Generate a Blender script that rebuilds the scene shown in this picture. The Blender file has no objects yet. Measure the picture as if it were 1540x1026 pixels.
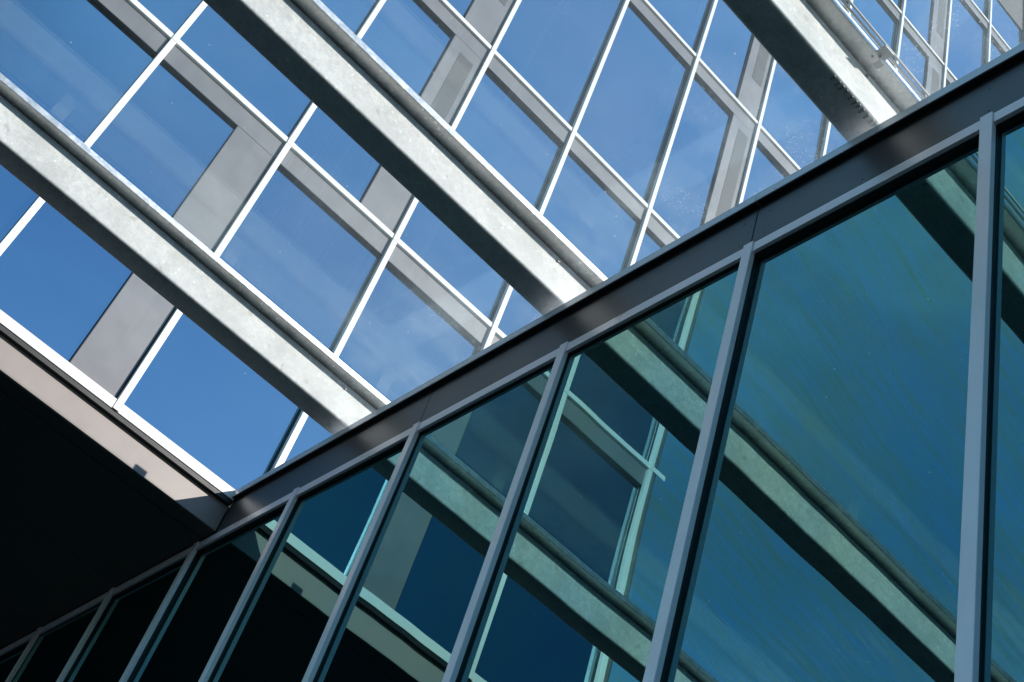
import bpy, bmesh, math, random
from mathutils import Matrix, Vector
random.seed(7)
scene = bpy.context.scene

# ------------------------------------------------------------------ scale
S = 3.3                                  # metres per survey unit (camera to pavilion wall)
EYE = 1.6
def P(x, y, z): return Vector((S*x, S*y, EYE + S*z))

# ------------------------------------------------------------------ camera
R = [[0.6920189498816703, -0.6713684259219778, 0.2652813783131346],
     [0.6276942667736909, 0.37813003125854333, -0.68045395650246],
     [0.3565244458155836, 0.6374026326706369, 0.6830872589943631]]
cam = bpy.data.cameras.new('camera'); camo = bpy.data.objects.new('camera', cam)
scene.collection.objects.link(camo)
right, up, back = Vector(R[0]), -Vector(R[1]), -Vector(R[2])
M = Matrix.Identity(4)
for i in range(3):
    M[i][0], M[i][1], M[i][2] = right[i], up[i], back[i]
M[2][3] = EYE
camo.matrix_world = M
cam.sensor_width = 36.0; cam.lens = 47.008; cam.clip_start = 0.05; cam.clip_end = 5000
scene.camera = camo

# ------------------------------------------------------------------ sky and sun
SUN = Vector((0.669, -1.0, 0.669)).normalized()
ELEV = math.asin(SUN.z)
world = bpy.data.worlds.new('World'); scene.world = world; world.use_nodes = True
wn = world.node_tree.nodes; wl = world.node_tree.links
bg = wn['Background']
sky = wn.new('ShaderNodeTexSky'); sky.sky_type = 'NISHITA'; sky.sun_disc = False
sky.sun_elevation = ELEV; sky.sun_rotation = math.atan2(SUN.x, SUN.y)
sky.air_density = 1.0; sky.dust_density = 0.15; sky.ozone_density = 2.5
# a few thin cirrus wisps in the sky
wtc = wn.new('ShaderNodeTexCoord'); wmp = wn.new('ShaderNodeMapping'); wmp.inputs['Scale'].default_value = (1.6, 3.2, 4.0)
wmp.inputs['Rotation'].default_value = (0.3, 0.2, 0.7); wl.new(wtc.outputs['Generated'], wmp.inputs[0])
wno = wn.new('ShaderNodeTexNoise'); wno.inputs['Scale'].default_value = 1.7; wno.inputs['Detail'].default_value = 7; wno.inputs['Roughness'].default_value = 0.55
wno.inputs['Distortion'].default_value = 0.4; wl.new(wmp.outputs[0], wno.inputs['Vector'])
wrp = wn.new('ShaderNodeValToRGB'); wrp.color_ramp.elements[0].position = 0.46; wrp.color_ramp.elements[0].color = (0, 0, 0, 1)
wrp.color_ramp.elements[1].position = 0.78; wrp.color_ramp.elements[1].color = (0.07, 0.07, 0.07, 1); wl.new(wno.outputs[0], wrp.inputs[0])
wmx = wn.new('ShaderNodeMix'); wmx.data_type = 'RGBA'; wl.new(wrp.outputs[0], wmx.inputs[0])
wl.new(sky.outputs[0], wmx.inputs[6]); wmx.inputs[7].default_value = (9.0, 9.3, 9.8, 1)
# made-up tint streaks in the unseen western sky, added for the wall glass reflections
def wmath(op, a, b=None):
    n = wn.new('ShaderNodeMath'); n.operation = op
    for i_, v_ in ((0, a), (1, b)):
        if v_ is None: continue
        if isinstance(v_, (int, float)): n.inputs[i_].default_value = v_
        else: wl.new(v_, n.inputs[i_])
    return n.outputs[0]
wsx = wn.new('ShaderNodeSeparateXYZ'); wl.new(wtc.outputs['Generated'], wsx.inputs[0])
wz = wmath('MAXIMUM', wsx.outputs[2], 0.08)
wcx = wn.new('ShaderNodeCombineXYZ'); wl.new(wmath('DIVIDE', wsx.outputs[0], wz), wcx.inputs[0]); wl.new(wmath('DIVIDE', wsx.outputs[1], wz), wcx.inputs[1])
wr1 = wn.new('ShaderNodeMapping'); wr1.inputs['Rotation'].default_value = (0, 0, math.radians(8)); wl.new(wcx.outputs[0], wr1.inputs[0])
def comb(sx, sy, lo, hi, off):
    m = wn.new('ShaderNodeMapping'); m.inputs['Scale'].default_value = (sx, sy, 1); m.inputs['Location'].default_value = (off, off, 0); wl.new(wr1.outputs[0], m.inputs[0])
    n = wn.new('ShaderNodeTexNoise'); n.inputs['Scale'].default_value = 1.0; n.inputs['Detail'].default_value = 4; n.inputs['Roughness'].default_value = 0.6; n.inputs['Distortion'].default_value = 0.25
    wl.new(m.outputs[0], n.inputs['Vector'])
    r = wn.new('ShaderNodeMapRange'); r.inputs[1].default_value = lo; r.inputs[2].default_value = hi; wl.new(n.outputs[0], r.inputs[0])
    return r.outputs[0]
wst = wmath('ADD', wmath('MULTIPLY', comb(9, 190, 0.34, 0.66, 0.0), 0.55), wmath('ADD', wmath('MULTIPLY', comb(6, 80, 0.36, 0.64, 3.0), 0.25), wmath('MULTIPLY', comb(2.2, 4.5, 0.38, 0.62, 7.0), 0.23)))
wst = wmath('ADD', wmath('MULTIPLY', wst, 1.05), -0.025)
wtint = wn.new('ShaderNodeMix'); wtint.data_type = 'RGBA'; wl.new(wst, wtint.inputs[0])
wtint.inputs[6].default_value = (0.44, 1.02, 1.36, 1); wtint.inputs[7].default_value = (0.66, 0.94, 0.62, 1)
wmk = wn.new('ShaderNodeMapRange'); wmk.inputs[1].default_value = -0.02; wmk.inputs[2].default_value = -0.22; wl.new(wsx.outputs[0], wmk.inputs[0])
wnn = wn.new('ShaderNodeMapRange'); wnn.inputs[1].default_value = -0.05; wnn.inputs[2].default_value = 0.10; wl.new(wsx.outputs[1], wnn.inputs[0])
wmm = wn.new('ShaderNodeMix'); wmm.data_type = 'RGBA'; wl.new(wmath('MULTIPLY', wmk.outputs[0], wnn.outputs[0]), wmm.inputs[0]); wmm.inputs[6].default_value = (1, 1, 1, 1); wl.new(wtint.outputs[2], wmm.inputs[7])
wmu = wn.new('ShaderNodeMix'); wmu.data_type = 'RGBA'; wmu.blend_type = 'MULTIPLY'; wmu.inputs[0].default_value = 1.0
wl.new(wmx.outputs[2], wmu.inputs[6]); wl.new(wmm.outputs[2], wmu.inputs[7])
# overhead sky brightened by an added factor, to lift the glass reflections
whz = wn.new('ShaderNodeMapRange'); whz.inputs[1].default_value = 0.62; whz.inputs[2].default_value = 0.86; wl.new(wsx.outputs[2], whz.inputs[0])
whm = wn.new('ShaderNodeMix'); whm.data_type = 'RGBA'; wl.new(wmath('MULTIPLY', whz.outputs[0], wmath('ADD', 0.55, wmath('MULTIPLY', wno.outputs[0], 0.9))), whm.inputs[0])
whm.inputs[6].default_value = (1, 1, 1, 1); whm.inputs[7].default_value = (1.95, 1.95, 1.78, 1)
wm3 = wn.new('ShaderNodeMix'); wm3.data_type = 'RGBA'; wm3.blend_type = 'MULTIPLY'; wm3.inputs[0].default_value = 1.0
wl.new(wmu.outputs[2], wm3.inputs[6]); wl.new(whm.outputs[2], wm3.inputs[7])
# added tints: southern sky bluer, south-west darkened, to deepen the glass reflections
wso = wmath('SUBTRACT', 1.0, wnn.outputs[0])
def tone(src, fac, col):
    t = wn.new('ShaderNodeMix'); t.data_type = 'RGBA'; wl.new(fac, t.inputs[0]); t.inputs[6].default_value = (1, 1, 1, 1); t.inputs[7].default_value = (*col, 1)
    m = wn.new('ShaderNodeMix'); m.data_type = 'RGBA'; m.blend_type = 'MULTIPLY'; m.inputs[0].default_value = 1.0
    wl.new(src, m.inputs[6]); wl.new(t.outputs[2], m.inputs[7]); return m.outputs[2]
c_ = tone(wm3.outputs[2], wso, (0.64, 0.88, 1.0))
c_ = tone(c_, wmath('MULTIPLY', wso, wmk.outputs[0]), (0.30, 0.52, 0.50))
wl.new(c_, bg.inputs[0]); bg.inputs[1].default_value = 0.15
sun = bpy.data.lights.new('sun', 'SUN'); sun.energy = 4.1; sun.angle = math.radians(0.5)
sun.color = (1.0, 0.955, 0.88)
suno = bpy.data.objects.new('sun', sun); scene.collection.objects.link(suno)
suno.rotation_euler = SUN.to_track_quat('Z', 'Y').to_euler()
suno.location = (0, 0, 60)
vs = scene.view_settings
vs.view_transform = 'Standard'; vs.look = 'None'; vs.gamma = 1.0; vs.exposure = 0.42; vs.use_curve_mapping = False
scene.render.engine = 'CYCLES'
scene.cycles.max_bounces = 10; scene.cycles.transparent_max_bounces = 16; scene.cycles.glossy_bounces = 6

# ------------------------------------------------------------------ materials
def new_mat(name):
    m = bpy.data.materials.new(name); m.use_nodes = True
    nt = m.node_tree
    for n in list(nt.nodes):
        nt.nodes.remove(n)
    out = nt.nodes.new('ShaderNodeOutputMaterial')
    return m, nt, out
def N(nt, t, **kw):
    n = nt.nodes.new(t)
    for k, v in kw.items():
        if k.startswith('i_'):
            n.inputs[k[2:].replace('_', ' ')].default_value = v
        else:
            setattr(n, k, v)
    return n
def ramp(nt, pts, src):
    r = nt.nodes.new('ShaderNodeValToRGB')
    e = r.color_ramp.elements
    while len(e) < len(pts): e.new(0.5)
    for el, (p, c) in zip(e, pts):
        el.position = p; el.color = (c, c, c, 1) if isinstance(c, (int, float)) else (*c, 1)
    nt.links.new(src, r.inputs[0]); return r
def coords(nt, scale=(1, 1, 1), rot=(0, 0, 0), geo=True):
    mp = nt.nodes.new('ShaderNodeMapping')
    mp.inputs['Scale'].default_value = scale; mp.inputs['Rotation'].default_value = rot
    if geo:
        g = nt.nodes.new('ShaderNodeNewGeometry'); nt.links.new(g.outputs['Position'], mp.inputs[0])
    else:
        g = nt.nodes.new('ShaderNodeTexCoord'); nt.links.new(g.outputs['Object'], mp.inputs[0])
    return mp.outputs[0]
def noise(nt, vec, scale, detail=3, rough=0.5):
    n = nt.nodes.new('ShaderNodeTexNoise'); n.inputs['Scale'].default_value = scale
    n.inputs['Detail'].default_value = detail; n.inputs['Roughness'].default_value = rough
    nt.links.new(vec, n.inputs['Vector']); return n.outputs[0]
def mixc(nt, fac, a, b):
    n = nt.nodes.new('ShaderNodeMix'); n.data_type = 'RGBA'
    if isinstance(fac, (int, float)): n.inputs[0].default_value = fac
    else: nt.links.new(fac, n.inputs[0])
    for s, v in ((6, a), (7, b)):
        if isinstance(v, tuple): n.inputs[s].default_value = (*v, 1)
        else: nt.links.new(v, n.inputs[s])
    return n.outputs[2]
def math_n(nt, op, a, b=None, clamp=False):
    n = nt.nodes.new('ShaderNodeMath'); n.operation = op; n.use_clamp = clamp
    for s, v in ((0, a), (1, b)):
        if v is None: continue
        if isinstance(v, (int, float)): n.inputs[s].default_value = v
        else: nt.links.new(v, n.inputs[s])
    return n.outputs[0]

def coated(name, col, rough=0.45, var=0.08, metallic=0.0, spec=0.5, nscale=3.0, bump=0.0, dirt=0.0, rv=0.07):
    m, nt, out = new_mat(name)
    b = N(nt, 'ShaderNodeBsdfPrincipled')
    v = coords(nt)
    n1 = noise(nt, v, nscale, 5, 0.6)
    lo = tuple(c*(1-var) for c in col); hi = tuple(min(1, c*(1+var)) for c in col)
    c = mixc(nt, ramp(nt, [(0.3, 0.0), (0.7, 1.0)], n1).outputs[0], lo, hi)
    if dirt > 0:
        vd = coords(nt, (7, 7, 0.7))
        n2 = noise(nt, vd, 1.0, 4, 0.65)
        k = ramp(nt, [(0.52, 0.0), (0.78, dirt)], n2).outputs[0]
        c = mixc(nt, k, c, tuple(x*0.45 for x in col))
    nt.links.new(c, b.inputs['Base Color'])
    r = ramp(nt, [(0.3, max(0.02, rough-rv)), (0.7, rough+rv)], n1).outputs[0]
    nt.links.new(r, b.inputs['Roughness'])
    b.inputs['Metallic'].default_value = metallic
    b.inputs['Specular IOR Level'].default_value = spec
    if bump > 0:
        bn = N(nt, 'ShaderNodeBump'); bn.inputs['Strength'].default_value = 0.25; bn.inputs['Distance'].default_value = bump
        nt.links.new(noise(nt, v, 220, 2), bn.inputs['Height']); nt.links.new(bn.outputs[0], b.inputs['Normal'])
    nt.links.new(b.outputs[0], out.inputs[0])
    return m

def galvanised(name='galvanised_steel', metallic=0.12, r0=0.54, r1=0.68):
    m, nt, out = new_mat(name)
    b = N(nt, 'ShaderNodeBsdfPrincipled')
    v = coords(nt)
    # spangle crystals at two sizes, rain stains, pale flecks
    vo = N(nt, 'ShaderNodeTexVoronoi'); vo.inputs['Scale'].default_value = 55; nt.links.new(v, vo.inputs['Vector'])
    sp = N(nt, 'ShaderNodeSeparateColor'); nt.links.new(vo.outputs['Color'], sp.inputs[0])
    vo2 = N(nt, 'ShaderNodeTexVoronoi'); vo2.inputs['Scale'].default_value = 21; nt.links.new(v, vo2.inputs['Vector'])
    sp2 = N(nt, 'ShaderNodeSeparateColor'); nt.links.new(vo2.outputs['Color'], sp2.inputs[0])
    s = math_n(nt, 'ADD', math_n(nt, 'MULTIPLY', sp.outputs[0], 0.55), math_n(nt, 'MULTIPLY', sp2.outputs[1], 0.45))
    c = mixc(nt, s, (0.55, 0.55, 0.54), (0.74, 0.737, 0.72))
    vo3 = N(nt, 'ShaderNodeTexVoronoi'); vo3.inputs['Scale'].default_value = 24
    wob = N(nt, 'ShaderNodeTexNoise'); wob.inputs['Scale'].default_value = 60; wob.inputs['Detail'].default_value = 2; nt.links.new(v, wob.inputs['Vector'])
    wv = N(nt, 'ShaderNodeVectorMath', operation='MULTIPLY_ADD'); nt.links.new(wob.outputs['Color'], wv.inputs[0])
    wv.inputs[1].default_value = (0.03, 0.03, 0.03); nt.links.new(v, wv.inputs[2])
    nt.links.new(wv.outputs[0], vo3.inputs['Vector'])
    fl = ramp(nt, [(0.24, 1.0), (0.33, 0.0)], vo3.outputs['Distance']).outputs[0]
    sp3 = N(nt, 'ShaderNodeSeparateColor'); nt.links.new(vo3.outputs['Color'], sp3.inputs[0])
    pick = ramp(nt, [(0.78, 0.0), (0.80, 0.9)], sp3.outputs[2]).outputs[0]
    pick = math_n(nt, 'MULTIPLY', pick, ramp(nt, [(0.40, 0.35), (0.62, 1.0)], noise(nt, v, 3.5, 3, 0.5)).outputs[0])
    c = mixc(nt, math_n(nt, 'MULTIPLY', fl, pick), c, (0.90, 0.905, 0.89))
    st = ramp(nt, [(0.48, 0.0), (0.72, 0.52)], noise(nt, v, 2.3, 6, 0.62)).outputs[0]
    c = mixc(nt, st, c, (0.38, 0.385, 0.37))
    st2 = ramp(nt, [(0.66, 0.0), (0.70, 0.45)], noise(nt, v, 9, 3, 0.5)).outputs[0]
    c = mixc(nt, st2, c, (0.36, 0.35, 0.30))
    nt.links.new(c, b.inputs['Base Color'])
    b.inputs['Metallic'].default_value = metallic
    r = ramp(nt, [(0.0, r0), (1.0, r1)], s).outputs[0]; nt.links.new(r, b.inputs['Roughness'])
    bn = N(nt, 'ShaderNodeBump'); bn.inputs['Strength'].default_value = 0.3; bn.inputs['Distance'].default_value = 0.0008
    nt.links.new(noise(nt, v, 45, 4, 0.6), bn.inputs['Height']); nt.links.new(bn.outputs[0], b.inputs['Normal'])
    nt.links.new(b.outputs[0], out.inputs[0])
    return m

def mirror_glass(name, tint_a, tint_b, body, f0, wave, wscale, dirt=0.0, vscale=(0.5, 0.5, 0.5)):
    """coated facade glass: tinted reflection over a dark room, with the slight waviness of tempered sheets"""
    m, nt, out = new_mat(name)
    v = coords(nt)
    g = N(nt, 'ShaderNodeBsdfGlossy'); g.inputs['Roughness'].default_value = 0.0
    tn = noise(nt, coords(nt, vscale), 1.0, 4, 0.6)
    fac = ramp(nt, [(0.35, 0.0), (0.65, 1.0)], tn).outputs[0]
    nt.links.new(mixc(nt, fac, tint_a, tint_b), g.inputs['Color'])
    d = N(nt, 'ShaderNodeBsdfDiffuse')
    d.inputs['Color'].default_value = (*body, 1)
    bn = N(nt, 'ShaderNodeBump'); bn.inputs['Strength'].default_value = 1.0; bn.inputs['Distance'].default_value = wave
    nt.links.new(noise(nt, coords(nt, wscale), 1.0, 1.5, 0.4), bn.inputs['Height'])
    nt.links.new(bn.outputs[0], g.inputs['Normal'])
    ge = N(nt, 'ShaderNodeNewGeometry')
    dt = N(nt, 'ShaderNodeVectorMath', operation='DOT_PRODUCT')
    nt.links.new(ge.outputs['Normal'], dt.inputs[0]); nt.links.new(ge.outputs['Incoming'], dt.inputs[1])
    om = math_n(nt, 'SUBTRACT', 1.0, math_n(nt, 'ABSOLUTE', dt.outputs['Value']), clamp=True)
    fr = math_n(nt, 'ADD', math_n(nt, 'MULTIPLY', math_n(nt, 'POWER', om, 5.0), 0.95-f0), f0)
    mx = N(nt, 'ShaderNodeMixShader')
    nt.links.new(fr, mx.inputs[0]); nt.links.new(d.outputs[0], mx.inputs[1]); nt.links.new(g.outputs[0], mx.inputs[2])
    last = mx.outputs[0]
    if dirt > 0:                                     # dried drops
        dd = N(nt, 'ShaderNodeBsdfDiffuse'); dd.inputs['Color'].default_value = (0.5, 0.5, 0.48, 1)
        vo = N(nt, 'ShaderNodeTexVoronoi'); vo.inputs['Scale'].default_value = 7.0; nt.links.new(v, vo.inputs['Vector'])
        sp = N(nt, 'ShaderNodeSeparateColor'); nt.links.new(vo.outputs['Color'], sp.inputs[0])
        dot = math_n(nt, 'MULTIPLY', ramp(nt, [(0.03, 1.0), (0.05, 0.0)], vo.outputs['Distance']).outputs[0],
                     ramp(nt, [(0.8, 0.0), (0.82, 1.0)], sp.outputs[0]).outputs[0])
        mx2 = N(nt, 'ShaderNodeMixShader')
        nt.links.new(math_n(nt, 'MULTIPLY', dot, dirt), mx2.inputs[0])
        nt.links.new(last, mx2.inputs[1]); nt.links.new(dd.outputs[0], mx2.inputs[2]); last = mx2.outputs[0]
    nt.links.new(last, out.inputs[0])
    return m

def canopy_glass():
    m, nt, out = new_mat('dusty_canopy_glass')
    v = coords(nt)
    t = N(nt, 'ShaderNodeBsdfTransparent'); t.inputs['Color'].default_value = (0.975, 0.987, 0.98, 1)
    g = N(nt, 'ShaderNodeBsdfGlossy'); g.inputs['Roughness'].default_value = 0.0
    g.inputs['Color'].default_value = (0.85, 1.0, 0.97, 1)
    ge = N(nt, 'ShaderNodeNewGeometry')
    dt = N(nt, 'ShaderNodeVectorMath', operation='DOT_PRODUCT')
    nt.links.new(ge.outputs['Normal'], dt.inputs[0]); nt.links.new(ge.outputs['Incoming'], dt.inputs[1])
    om = math_n(nt, 'SUBTRACT', 1.0, math_n(nt, 'ABSOLUTE', dt.outputs['Value']), clamp=True)
    fr = math_n(nt, 'ADD', math_n(nt, 'MULTIPLY', math_n(nt, 'POWER', om, 5.0), 0.95), 0.042)   # the same from both sides of the sheet
    mx = N(nt, 'ShaderNodeMixShader')
    nt.links.new(fr, mx.inputs[0]); nt.links.new(t.outputs[0], mx.inputs[1]); nt.links.new(g.outputs[0], mx.inputs[2])
    tl = N(nt, 'ShaderNodeBsdfTranslucent'); tl.inputs['Color'].default_value = (0.85, 0.86, 0.84, 1)
    df = N(nt, 'ShaderNodeBsdfDiffuse'); df.inputs['Color'].default_value = (0.75, 0.76, 0.74, 1)
    ds = N(nt, 'ShaderNodeMixShader'); ds.inputs[0].default_value = 0.4
    nt.links.new(tl.outputs[0], ds.inputs[1]); nt.links.new(df.outputs[0], ds.inputs[2])
    # specks
    def dots(scale, r0, r1, p0, p1, amp):
        vo = N(nt, 'ShaderNodeTexVoronoi'); vo.inputs['Scale'].default_value = scale; nt.links.new(v, vo.inputs['Vector'])
        sp = N(nt, 'ShaderNodeSeparateColor'); nt.links.new(vo.outputs['Color'], sp.inputs[0])
        return math_n(nt, 'MULTIPLY', ramp(nt, [(r0, amp), (r1, 0.0)], vo.outputs['Distance']).outputs[0],
                      ramp(nt, [(p0, 0.0), (p1, 1.0)], sp.outputs[0]).outputs[0])
    dot = math_n(nt, 'ADD', dots(9.0, 0.03, 0.06, 0.55, 0.95, 0.7), dots(24.0, 0.06, 0.12, 0.6, 0.95, 0.16))
    gx = N(nt, 'ShaderNodeSeparateXYZ'); nt.links.new(v, gx.inputs[0])
    # painted pale streaks, standing in for streaked reflections, heavier towards the outer end
    rv = coords(nt, (1, 1, 1), (0, 0, math.radians(7)))
    m2 = nt.nodes.new('ShaderNodeMapping'); m2.inputs['Scale'].default_value = (1.5, 30, 1); nt.links.new(rv, m2.inputs[0])
    far = ramp(nt, [(0.36, 1.0), (0.44, 0.08)], math_n(nt, 'ADD', math_n(nt, 'DIVIDE', gx.outputs[0], 8.0), 0.5)).outputs[0]
    stn = ramp(nt, [(0.42, 0.0), (0.66, 0.10)], noise(nt, m2.outputs[0], 1.0, 5, 0.6)).outputs[0]
    stn = math_n(nt, 'MULTIPLY', math_n(nt, 'MULTIPLY', stn, far), ramp(nt, [(0.3, 0.35), (0.7, 1.0)], noise(nt, v, 0.8, 2, 0.5)).outputs[0])
    big = ramp(nt, [(0.35, 0.03), (0.7, 0.075)], noise(nt, v, 0.9, 3, 0.55)).outputs[0]
    big = math_n(nt, 'MULTIPLY', big, ramp(nt, [(0.50, 0.12), (0.66, 1.0)], math_n(nt, 'ADD', math_n(nt, 'DIVIDE', gx.outputs[0], 12.0), 0.5)).outputs[0])
    # spotty frost of dried drops towards the wall end of the panes
    edge = ramp(nt, [(0.62, 0.0), (0.92, 1.0)], math_n(nt, 'DIVIDE', gx.outputs[0], 3.6)).outputs[0]
    fz = math_n(nt, 'ADD', dots(58.0, 0.20, 0.36, 0.35, 0.8, 0.34), 0.05)
    fp = ramp(nt, [(0.45, 0.0), (0.62, 1.0)], noise(nt, v, 2.3, 4, 0.6)).outputs[0]
    frost = math_n(nt, 'MULTIPLY', math_n(nt, 'MULTIPLY', fz, fp), edge)
    tot = math_n(nt, 'ADD', math_n(nt, 'ADD', dot, big), math_n(nt, 'ADD', stn, frost), clamp=True)
    mx2 = N(nt, 'ShaderNodeMixShader')
    nt.links.new(tot, mx2.inputs[0]); nt.links.new(mx.outputs[0], mx2.inputs[1]); nt.links.new(ds.outputs[0], mx2.inputs[2])
    nt.links.new(mx2.outputs[0], out.inputs[0])
    return m

MAT = dict(
    white=coated('white_coated_aluminium', (0.775, 0.76, 0.735), 0.42, 0.03, dirt=0.10),
    grey=coated('grey_coated_panel', (0.168, 0.166, 0.174), 0.42, 0.07, dirt=0.25),
    vent=coated('dark_grey_louvre', (0.098, 0.100, 0.102), 0.55, 0.08, dirt=0.15),
    seal_shade=coated('dark_grey_seal_shade', (0.030, 0.031, 0.033), 0.5, 0.1),  # dark grey for mullion seals and painted shade strips
    black=coated('black_gasket_shade', (0.012, 0.012, 0.013), 0.5, 0.1),
    beige=coated('warm_grey_fascia', (0.300, 0.256, 0.238), 0.40, 0.03, dirt=0.06),
    soffit=coated('dark_soffit_board', (0.062, 0.056, 0.054), 0.55, 0.12),
    charcoal=coated('charcoal_coated_metal', (0.047, 0.045, 0.047), 0.35, 0.03, spec=0.8, rv=0.012),
    alu=coated('grey_anodised_frame', (0.95, 0.81, 0.85), 0.34, 0.04, metallic=0.2, dirt=0.08),
    cap=coated('grey_coping_metal', (0.66, 0.68, 0.72), 0.32, 0.04, metallic=0.3),
    galv=galvanised(),
    flange=galvanised('galvanised_flange', 0.88, 0.34, 0.46),
    steel=coated('bright_zinc_fitting', (0.50, 0.51, 0.51), 0.40, 0.15, metallic=0.4),
    pipe=coated('white_conduit', (0.62, 0.60, 0.58), 0.40, 0.05),
    weld=coated('weld_bead', (0.36, 0.36, 0.35), 0.45, 0.3, metallic=0.4, nscale=60),
    roof=coated('pale_roof_membrane', (0.22, 0.22, 0.215), 0.8, 0.1, nscale=1.2),
    ground=coated('dark_paving', (0.014, 0.014, 0.0145), 0.8, 0.2, nscale=0.8),
    concrete=coated('grey_concrete', (0.062, 0.061, 0.060), 0.7, 0.28, nscale=9, bump=0.002),
    post=coated('grey_post_metal', (0.22, 0.21, 0.20), 0.4, 0.1, metallic=0.3),
    core=coated('dark_interior', (0.012, 0.013, 0.015), 0.7, 0.1),
    tower_glass=mirror_glass('blue_reflective_glass', (0.53, 0.81, 1.0), (0.57, 0.84, 1.0), (0.006, 0.012, 0.022), 0.445, 0.0006, (0.7, 0.7, 0.5), 0.35, (0.35, 0.35, 0.25)),
    wall_glass=mirror_glass('teal_reflective_glass', (0.40, 0.90, 0.97), (0.50, 0.95, 0.82), (0.002, 0.006, 0.007), 0.355, 0.0030, (0.9, 0.9, 0.5), 0.15, (0.8, 0.8, 0.5)),
    canopy=canopy_glass(),
)

# ------------------------------------------------------------------ mesh helpers (survey units in, metres out)
def box(bm, x0, x1, y0, y1, z0, z1, bevel=0.0):
    vs_ = [bm.verts.new(P(x, y, z)) for x in (x0, x1) for y in (y0, y1) for z in (z0, z1)]
    f = [(0, 1, 3, 2), (4, 6, 7, 5), (0, 4, 5, 1), (2, 3, 7, 6), (0, 2, 6, 4), (1, 5, 7, 3)]
    fs = [bm.faces.new([vs_[i] for i in q]) for q in f]
    if bevel > 0:
        es = set(e for fc in fs for e in fc.edges)
        bmesh.ops.bevel(bm, geom=list(es), offset=bevel, segments=2, affect='EDGES', profile=0.5)
def extrude_x(bm, prof, x0, x1):
    """prof: closed (y,z) outline, extruded along x with end caps"""
    a = [bm.verts.new(P(x0, y, z)) for y, z in prof]; b = [bm.verts.new(P(x1, y, z)) for y, z in prof]
    n = len(prof)
    for i in range(n):
        j = (i+1) % n
        bm.faces.new((a[i], a[j], b[j], b[i]))
    bm.faces.new(a[::-1]); bm.faces.new(b)
def tube(bm, p0, p1, r, n=12):
    d = (p1-p0).normalized(); u = d.orthogonal().normalized(); w = d.cross(u)
    ra = [bm.verts.new(p0 + u*r*math.cos(2*math.pi*i/n) + w*r*math.sin(2*math.pi*i/n)) for i in range(n)]
    rb = [bm.verts.new(v.co + (p1-p0)) for v in ra]
    for i in range(n):
        j = (i+1) % n
        f = bm.faces.new((ra[i], ra[j], rb[j], rb[i])); f.smooth = True
    bm.faces.new(ra[::-1]); bm.faces.new(rb)
def thing(name, loc, label, cat, group=None):
    o = bpy.data.objects.new(name, None); scene.collection.objects.link(o)
    o.location = loc; o.empty_display_size = 0.3
    o['label'] = label; o['category'] = cat
    if group: o['group'] = group
    return o
def wloc(o):
    v = Vector(o.location)
    while o.parent:
        o = o.parent; v += Vector(o.location)
    return v
def obj(name, bm, mat, parent=None, recalc=True):
    if recalc: bmesh.ops.recalc_face_normals(bm, faces=bm.faces[:])
    cs = [v.co for v in bm.verts]
    c = Vector([(min(p[i] for p in cs)+max(p[i] for p in cs))/2 for i in range(3)])
    for v in bm.verts: v.co -= c
    me = bpy.data.meshes.new(name); bm.to_mesh(me); bm.free()
    me.materials.append(MAT[mat])
    o = bpy.data.objects.new(name, me); scene.collection.objects.link(o)
    if parent is not None:
        o.parent = parent; o.location = c - wloc(parent)
    else:
        o.location = c
    return o
def part(name, mat, parent, *boxes, bevel=0.0):
    bm = bmesh.new()
    for b in boxes: box(bm, *b, bevel=bevel)
    return obj(name, bm, mat, parent)

# ------------------------------------------------------------------ ground
GZ = -EYE/S
bm = bmesh.new()
q = [bm.verts.new((x, y, 0.0)) for x, y in ((-1500, -1500), (1500, -1500), (1500, 1500), (-1500, 1500))]
bm.faces.new(q)
g = obj('ground', bm, 'ground'); g['kind'] = 'structure'

# ------------------------------------------------------------------ office tower (its face is the plane y = F)
F = 2.8851
MX, MP = 0.1605, 0.4525                # mullion centre of bay line 0 and the module
K0, K1 = -1, 10
ROW0, ROWH, NR = 1.931, 1.1375, 8
TOP = ROW0 + ROWH*NR
XW = MX + MP*K0; XE = MX + MP*K1
tower = thing('office_tower', P((XW+XE)/2, 4.4, GZ), 'tall office tower with blue reflective glazing, white mullions and grey panels above a dark soffit', 'building')
MW = 0.0095                            # half mullion width
for k in range(K0, K1+1):
    xc = MX + MP*k
    for r in range(NR):
        z0 = ROW0 + ROWH*r; z1 = z0 + ROWH
        mu = part('mullion', 'white', tower, (xc-MW, xc+MW, F-0.029, F+0.02, z0 - (0.031 if r == 0 else 0.026) + 0.0012, z1-0.0262), bevel=0.004)
        part('gasket_shade_strip', 'seal_shade', mu, (xc-MW-0.0005, xc+MW+0.0005, F-0.012, F-0.0003, z0+0.0002, z1-0.022))  # seal strip along the glass, its dark colour deepening shade on mullion sides
panel_bays = {}
for r in range(NR):
    for k in range(K0, K1):
        if (r == 0 and k == 0) or (r >= 1 and (k-1) % 3 == 0): panel_bays[(r, k)] = True
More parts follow.
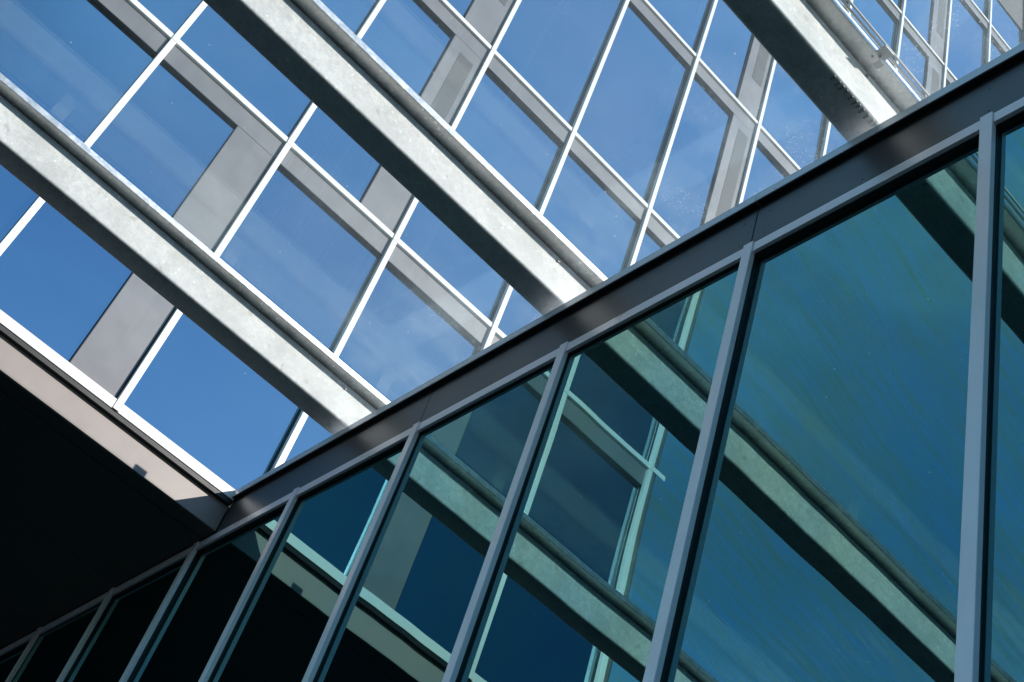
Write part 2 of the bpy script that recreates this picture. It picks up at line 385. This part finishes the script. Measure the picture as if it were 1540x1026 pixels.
for r in range(NR):
    z0 = ROW0 + ROWH*r; z1 = z0 + ROWH
    for k in range(K0, K1):
        x0 = MX + MP*k + MW; x1 = MX + MP*(k+1) - MW
        # white cap on the head of the storey, grey spandrel under it
        part('transom', 'white', tower, (x0, x1, F-0.024, F+0.02, z1-0.021, z1), bevel=0.003)
        sd = part('spandrel_panel', 'grey', tower, (x0+0.001, x1-0.001, F-0.0145, F+0.02, z1-0.099, z1-0.0225), bevel=0.002)
        part('gasket_shade_strip', 'seal_shade', sd, (x0+0.001, x1-0.001, F-0.0138, F-0.0002, z1-0.1008, z1-0.0991))  # dark strip painting the shade under the spandrel
        xg = x1
        if (r, k) in panel_bays:
            xp = x1 - 0.146
            p = part('infill_panel', 'grey', tower, (xp, x1-0.004, F-0.0145, F+0.02, z0+0.001, z1-0.1010), bevel=0.002)
            part('gasket_shade_strip', 'seal_shade', p, (xp-0.0013, xp-0.0001, F-0.0138, F-0.0002, z0+0.001, z1-0.1010))  # dark strip painting the shaded side of the panel
            if r >= 1:
                bm = bmesh.new()
                va, vb = xp+0.049, xp+0.117
                za, zb = z0+0.27, z0+0.978
                box(bm, va, vb, F-0.0155, F-0.013, za, zb)
                n = 60
                for i in range(n):
                    zz = za + (zb-za)*(i+0.5)/n
                    extrude_x(bm, [(F-0.0155, zz-0.0045), (F-0.0163, zz-0.0045), (F-0.0155, zz+0.003)], va, vb)
                obj('louvre', bm, 'vent', p)
            xg = xp-0.0005
        gz1 = z1-0.0998
        zz0 = z0+0.0002
        if k == K1-1 and r == 6:            # the topmost visible bay is closed by a concrete panel over half its height
            part('concrete_panel', 'concrete', tower, (x0+0.001, xg-0.001, F-0.006, F+0.02, 9.25, gz1))
            gz1 = 9.249
        w = part('window', 'tower_glass', tower, (x0, xg, F, F+0.02, zz0, gz1))
        w.rotation_euler = (math.radians(random.uniform(-.35, .35)), 0, math.radians(random.uniform(-.3, .3)))
# base: white sill, black joint, fascia, drip edge, soffit
for k in range(K0, K1):
    xa = MX + MP*k; xb = xa + MP
    if xa > 0.99: break
    part('sill', 'white', tower, (xa+MW if k == K0 else xa+0.0006, min(xb-0.0006, 0.9985), F-0.026, F+0.02, ROW0-0.031, ROW0-0.0005), bevel=0.003)
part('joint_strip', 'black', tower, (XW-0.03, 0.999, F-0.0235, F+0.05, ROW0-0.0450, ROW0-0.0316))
part('fascia', 'beige', tower, (XW-0.03, 1.0, F-0.010, F+0.03, 1.806, ROW0-0.0455), bevel=0.002)
part('soffit_edge', 'soffit', tower, (XW-0.03, 0.9985, F-0.006, F+0.055, 1.8035, 1.8058), bevel=0.002)
ys = [F+0.0575, 3.388, 3.8325, 4.29, 4.75, 5.2]
for a, b in zip(ys[:-1], ys[1:]):
    part('soffit_panel', 'soffit', tower, (XW-0.03, 0.9985, a+0.0012, b-0.0012, 1.7995, 1.82))
# body behind the glass, side wall, corner post, recessed ground floor, roof
part('body', 'core', tower, (XW+0.01, XE+0.4, F+0.0205, 6.0, 1.8215, TOP-0.02))
part('side_wall', 'grey', tower, (XW-0.03, XW+0.0095, F+0.0525, 6.0, 1.8205, TOP))
bm = bmesh.new()
for a, b in ((XW-0.0095-0.022, F-0.020), (XW-0.0095-0.040, F+0.002)):
    pass
prof = [(XW-0.0105, F-0.024), (XW-0.026, F-0.022), (XW-0.046, F-0.006), (XW-0.052, F+0.03), (XW-0.0105, F+0.05)]
a = [bm.verts.new(P(x, y, ROW0-0.031)) for x, y in prof]; b = [bm.verts.new(P(x, y, TOP)) for x, y in prof]
for i in range(5):
    j = (i+1) % 5; bm.faces.new((a[i], a[j], b[j], b[i]))
bm.faces.new(a[::-1]); bm.faces.new(b)
obj('corner_post', bm, 'post', tower)
for r in range(NR):
    z1 = ROW0 + ROWH*(r+1)
    part('transom_end', 'white', tower, (XW-0.075, XW-0.0105, F-0.0255, F-0.0245, z1-0.021, z1))
part('end_pier', 'concrete', tower, (XE+MW+0.002, XE+0.42, F-0.006, F+0.02, ROW0, TOP))
part('ground_floor_wall', 'soffit', tower, (XW, 0.99, 5.2, 5.4, GZ, 1.7985))
part('roof', 'concrete', tower, (XW-0.03, XE+0.42, F-0.03, 6.0, TOP+0.0005, TOP+0.05))

# ------------------------------------------------------------------ glass-walled pavilion (its face is the plane x = 1)
pav = thing('glass_pavilion', P(2.0, 1.0, GZ), 'low pavilion with a teal reflective glass wall and dark metal coping beside the tower', 'building')
GY, GM = 0.6745, 0.4565
YA, YB = -2.06, 5.2
NZT = 1.794
kk = range(-6, 10)
GP = 1.0132                            # glass plane
for k in kk:
    yc = GY + GM*k
    m_ = part('mullion', 'alu', pav, (1.0-0.003, 1.0080, yc-0.0105, yc+0.0105, GZ, NZT+0.0022), bevel=0.003)
    part('gasket_shade_strip', 'black', m_, (1.0083, GP+0.01, yc-0.0090, yc+0.0090, GZ, NZT-0.026))
    if k < 9:
        y0, y1 = yc+0.0108, yc+GM-0.0108
        h_ = part('head_rail', 'alu', pav, (1.0, 1.0075, y0, y1, NZT-0.0235, NZT), bevel=0.003)
        part('gasket_shade_strip', 'black', h_, (1.0078, GP+0.01, y0-0.002, y1+0.002, NZT-0.0255, NZT-0.0005))
        w = part('window', 'wall_glass', pav, (GP, GP+0.008, y0-0.0022, y1+0.0022, GZ, NZT-0.0257))
        w.rotation_euler = (0, math.radians(random.uniform(-.2, .2)), math.radians(random.uniform(-.2, .2)))
# fascia panels and coping in lengths of two bays, butted where the joints show
bm = bmesh.new()
joints = [-1.6, GY-GM*3.0, GY-GM+0.0, GY+GM, GY+3*GM, F-0.012]
joints = [-2.06, -1.152, -0.239, 0.6745-0.4565*0+(-0.4565+0.4565), 1.1310, 2.0440, F-0.0115]
joints = [-1.608, -0.695, 0.218, 1.1310, 2.0440, F-0.0115]
for a_, b_ in zip(joints[:-1], joints[1:]):
    fp = part('fascia_panel', 'charcoal', pav, (1.003, 1.03, a_+0.0011, b_-0.0011, NZT+0.0005, 1.8935), bevel=0.0015)
    for t in (0.03, 0.25, 0.5, 0.75, 0.97):
        for z in (1.813, 1.874):
            bm = bmesh.new(); c = P(1.003, a_+(b_-a_)*t, z)
            tube(bm, c+Vector((0.001, 0, 0)), c-Vector((0.003, 0, 0)), 0.005, 8)
            obj('rivet', bm, 'charcoal', fp)
    bm = bmesh.new()                    # coping: face, sloped top, return
    prof = [(0.991, 1.9085), (0.991, 1.930), (0.9925, 1.932), (1.085, 1.925), (1.085, 1.8985), (1.0135, 1.8985), (1.0135, 1.9085)]
    aa = [bm.verts.new(P(x, a_+0.0009, z)) for x, z in prof]; bb = [bm.verts.new(P(x, b_-0.0009, z)) for x, z in prof]
    for i in range(len(prof)):
        j = (i+1) % len(prof); bm.faces.new((aa[i], aa[j], bb[j], bb[i]))
    bm.faces.new(aa[::-1]); bm.faces.new(bb)
    cp = obj('coping', bm, 'cap', pav)
    part('cap_shade_strip', 'black', cp, (0.9922, 1.0042, a_+0.001, b_-0.001, 1.9060, 1.9083), (1.0047, 1.012, a_+0.001, b_-0.001, 1.8937, 1.9060))  # black strips painting the shadow gap under the coping cap
part('joint_backing', 'black', pav, (1.032, 1.085, -1.6, F-0.012, 1.6585, 1.895))
part('roof', 'roof', pav, (1.0855, 6.0, -1.608, F-0.012, 1.66, 1.70))
part('interior', 'core', pav, (1.06, 6.0, YA, YB, GZ, 1.658))

# ------------------------------------------------------------------ steel beams
ZB = 1.955
W = 0.0345*ZB
ZF, ZT = 1.0527*ZB, 1.062*ZB
OV = 0.0168*ZB
BX0, BX1 = -3.2, 2.4
def rounded(y0, y1, z0, z1, r, n=6):
    pts = []
    for cy, cz, a0 in ((y0+r, z0+r, 180), (y1-r, z0+r, 270), (y1-r, z1-r, 0), (y0+r, z1-r, 90)):
        for i in range(n+1):
            a = math.radians(a0 + 90*i/n); pts.append((cy + r*math.cos(a), cz + r*math.sin(a)))
    return pts
beam_labels = ['galvanised steel beam nearest the tower face, crossing above the dark soffit corner',
               'galvanised steel beam in the middle, between the beam by the soffit and the conduit beam',
               'galvanised steel beam with welds and a white conduit clipped along its top flange']
def make_beam(Y, label):
    t = thing('steel_beam', P(-0.5, Y+W/2, ZB), label, 'beam', 'galvanised beams carrying the glass canopy')
    bm = bmesh.new(); extrude_x(bm, rounded(Y, Y+W, ZB, ZF-0.0002, 0.0075), BX0, BX1)
    o = obj('tube', bm, 'galv', t)
    for p in o.data.polygons:
        p.use_smooth = len(p.vertices) == 4
    m = o.data
    try: m.set_sharp_from_angle(angle=math.radians(40))
    except Exception: pass
    part('top_flange', 'flange', t, (BX0, BX1, Y-OV, Y+W, ZF, ZT), bevel=0.006)
    for i in range(-5, 4):
        xc = 0.046 + 0.5035*i
        part('glazing_clip', 'galv', t, (xc-0.0175, xc+0.0175, Y+0.024, Y+0.029, ZT+0.0002, ZT+0.049), bevel=0.002)
    for xh in (0.955, -0.9):
        bm = bmesh.new(); tube(bm, P(xh, Y-0.0002, ZF-0.018), P(xh, Y-0.004, ZF-0.018), 0.009, 10)
        obj('bolt', bm, 'weld', t)
    return t
BY = [1.226*ZB, 0.8433*ZB, 0.4518*ZB]
beams = [make_beam(y, l) for y, l in zip(BY, beam_labels)]
# stitch weld on the underside edge of the third beam, near the wall
bm = bmesh.new()
for i in range(11):
    xx = 0.885 + 0.0115*i + random.uniform(-.002, .002)
    l = random.uniform(0.007, 0.012)
    box(bm, xx, xx+random.uniform(.003, .005), BY[2]+0.0035, BY[2]+0.0035+l, ZB-0.0005, ZB+0.002, bevel=0.0012)
obj('stitch_weld', bm, 'weld', beams[2])

# ------------------------------------------------------------------ glass canopy panes lying on the beams
names = ['dusty clear glass canopy pane lying between the soffit beam and the middle beam',
         'dusty clear glass canopy pane lying between the middle beam and the conduit beam',
         'dusty clear glass canopy pane lying beyond the conduit beam, at the top right corner']
yb = BY + [0.4518*ZB - 0.3871*ZB]
for i in range(3):
    ya, yc = yb[i+1]+0.0225, yb[i]+0.0195
    if i == 2: ya = yb[3]
    zl, zh = ZT+0.003, ZT+0.041         # each pane falls from its tall clips to the next flange
    bm = bmesh.new(); extrude_x(bm, [(ya, zl), (yc-0.0085, zh), (yc-0.0085, zh+0.006), (ya, zl+0.006)], -3.1, 2.2)
    o = obj('canopy_pane', bm, 'canopy')
    o['label'] = names[i]; o['category'] = 'glass pane'; o['group'] = 'glass canopy panes on the beams'

# ------------------------------------------------------------------ conduit clipped to the third beam
cz, cy = 2.068, 0.8386
con = thing('conduit', P(0.0, cy, cz), 'pair of thin white conduits running along the upper right galvanised beam', 'conduit')
for dy, dz, r in ((0.0035, 0.0, 0.0085), (-0.0045, 0.002, 0.0075)):
    bm = bmesh.new(); tube(bm, P(BX0, cy+dy, cz+dz), P(1.3, cy+dy, cz+dz), r, 10); obj('pipe', bm, 'pipe', con)
bm = bmesh.new()
bx = 0.945
box(bm, bx-0.012, bx+0.012, cy-0.008, cy+0.034, cz-0.0085, cz-0.0058, bevel=0.002)
box(bm, bx-0.020, bx-0.006, cy+0.012, cy+0.036, cz-0.0058, cz-0.0035, bevel=0.002)
box(bm, bx+0.004, bx+0.018, cy+0.016, cy+0.030, cz-0.0102, cz-0.0085, bevel=0.002)
tube(bm, P(bx, cy+0.012, cz-0.016), P(bx, cy+0.012, cz+0.004), 0.008, 8)
tube(bm, P(bx-0.008, cy+0.022, cz-0.013), P(bx-0.008, cy+0.022, cz+0.004), 0.006, 8)
obj('bracket', bm, 'steel', con)
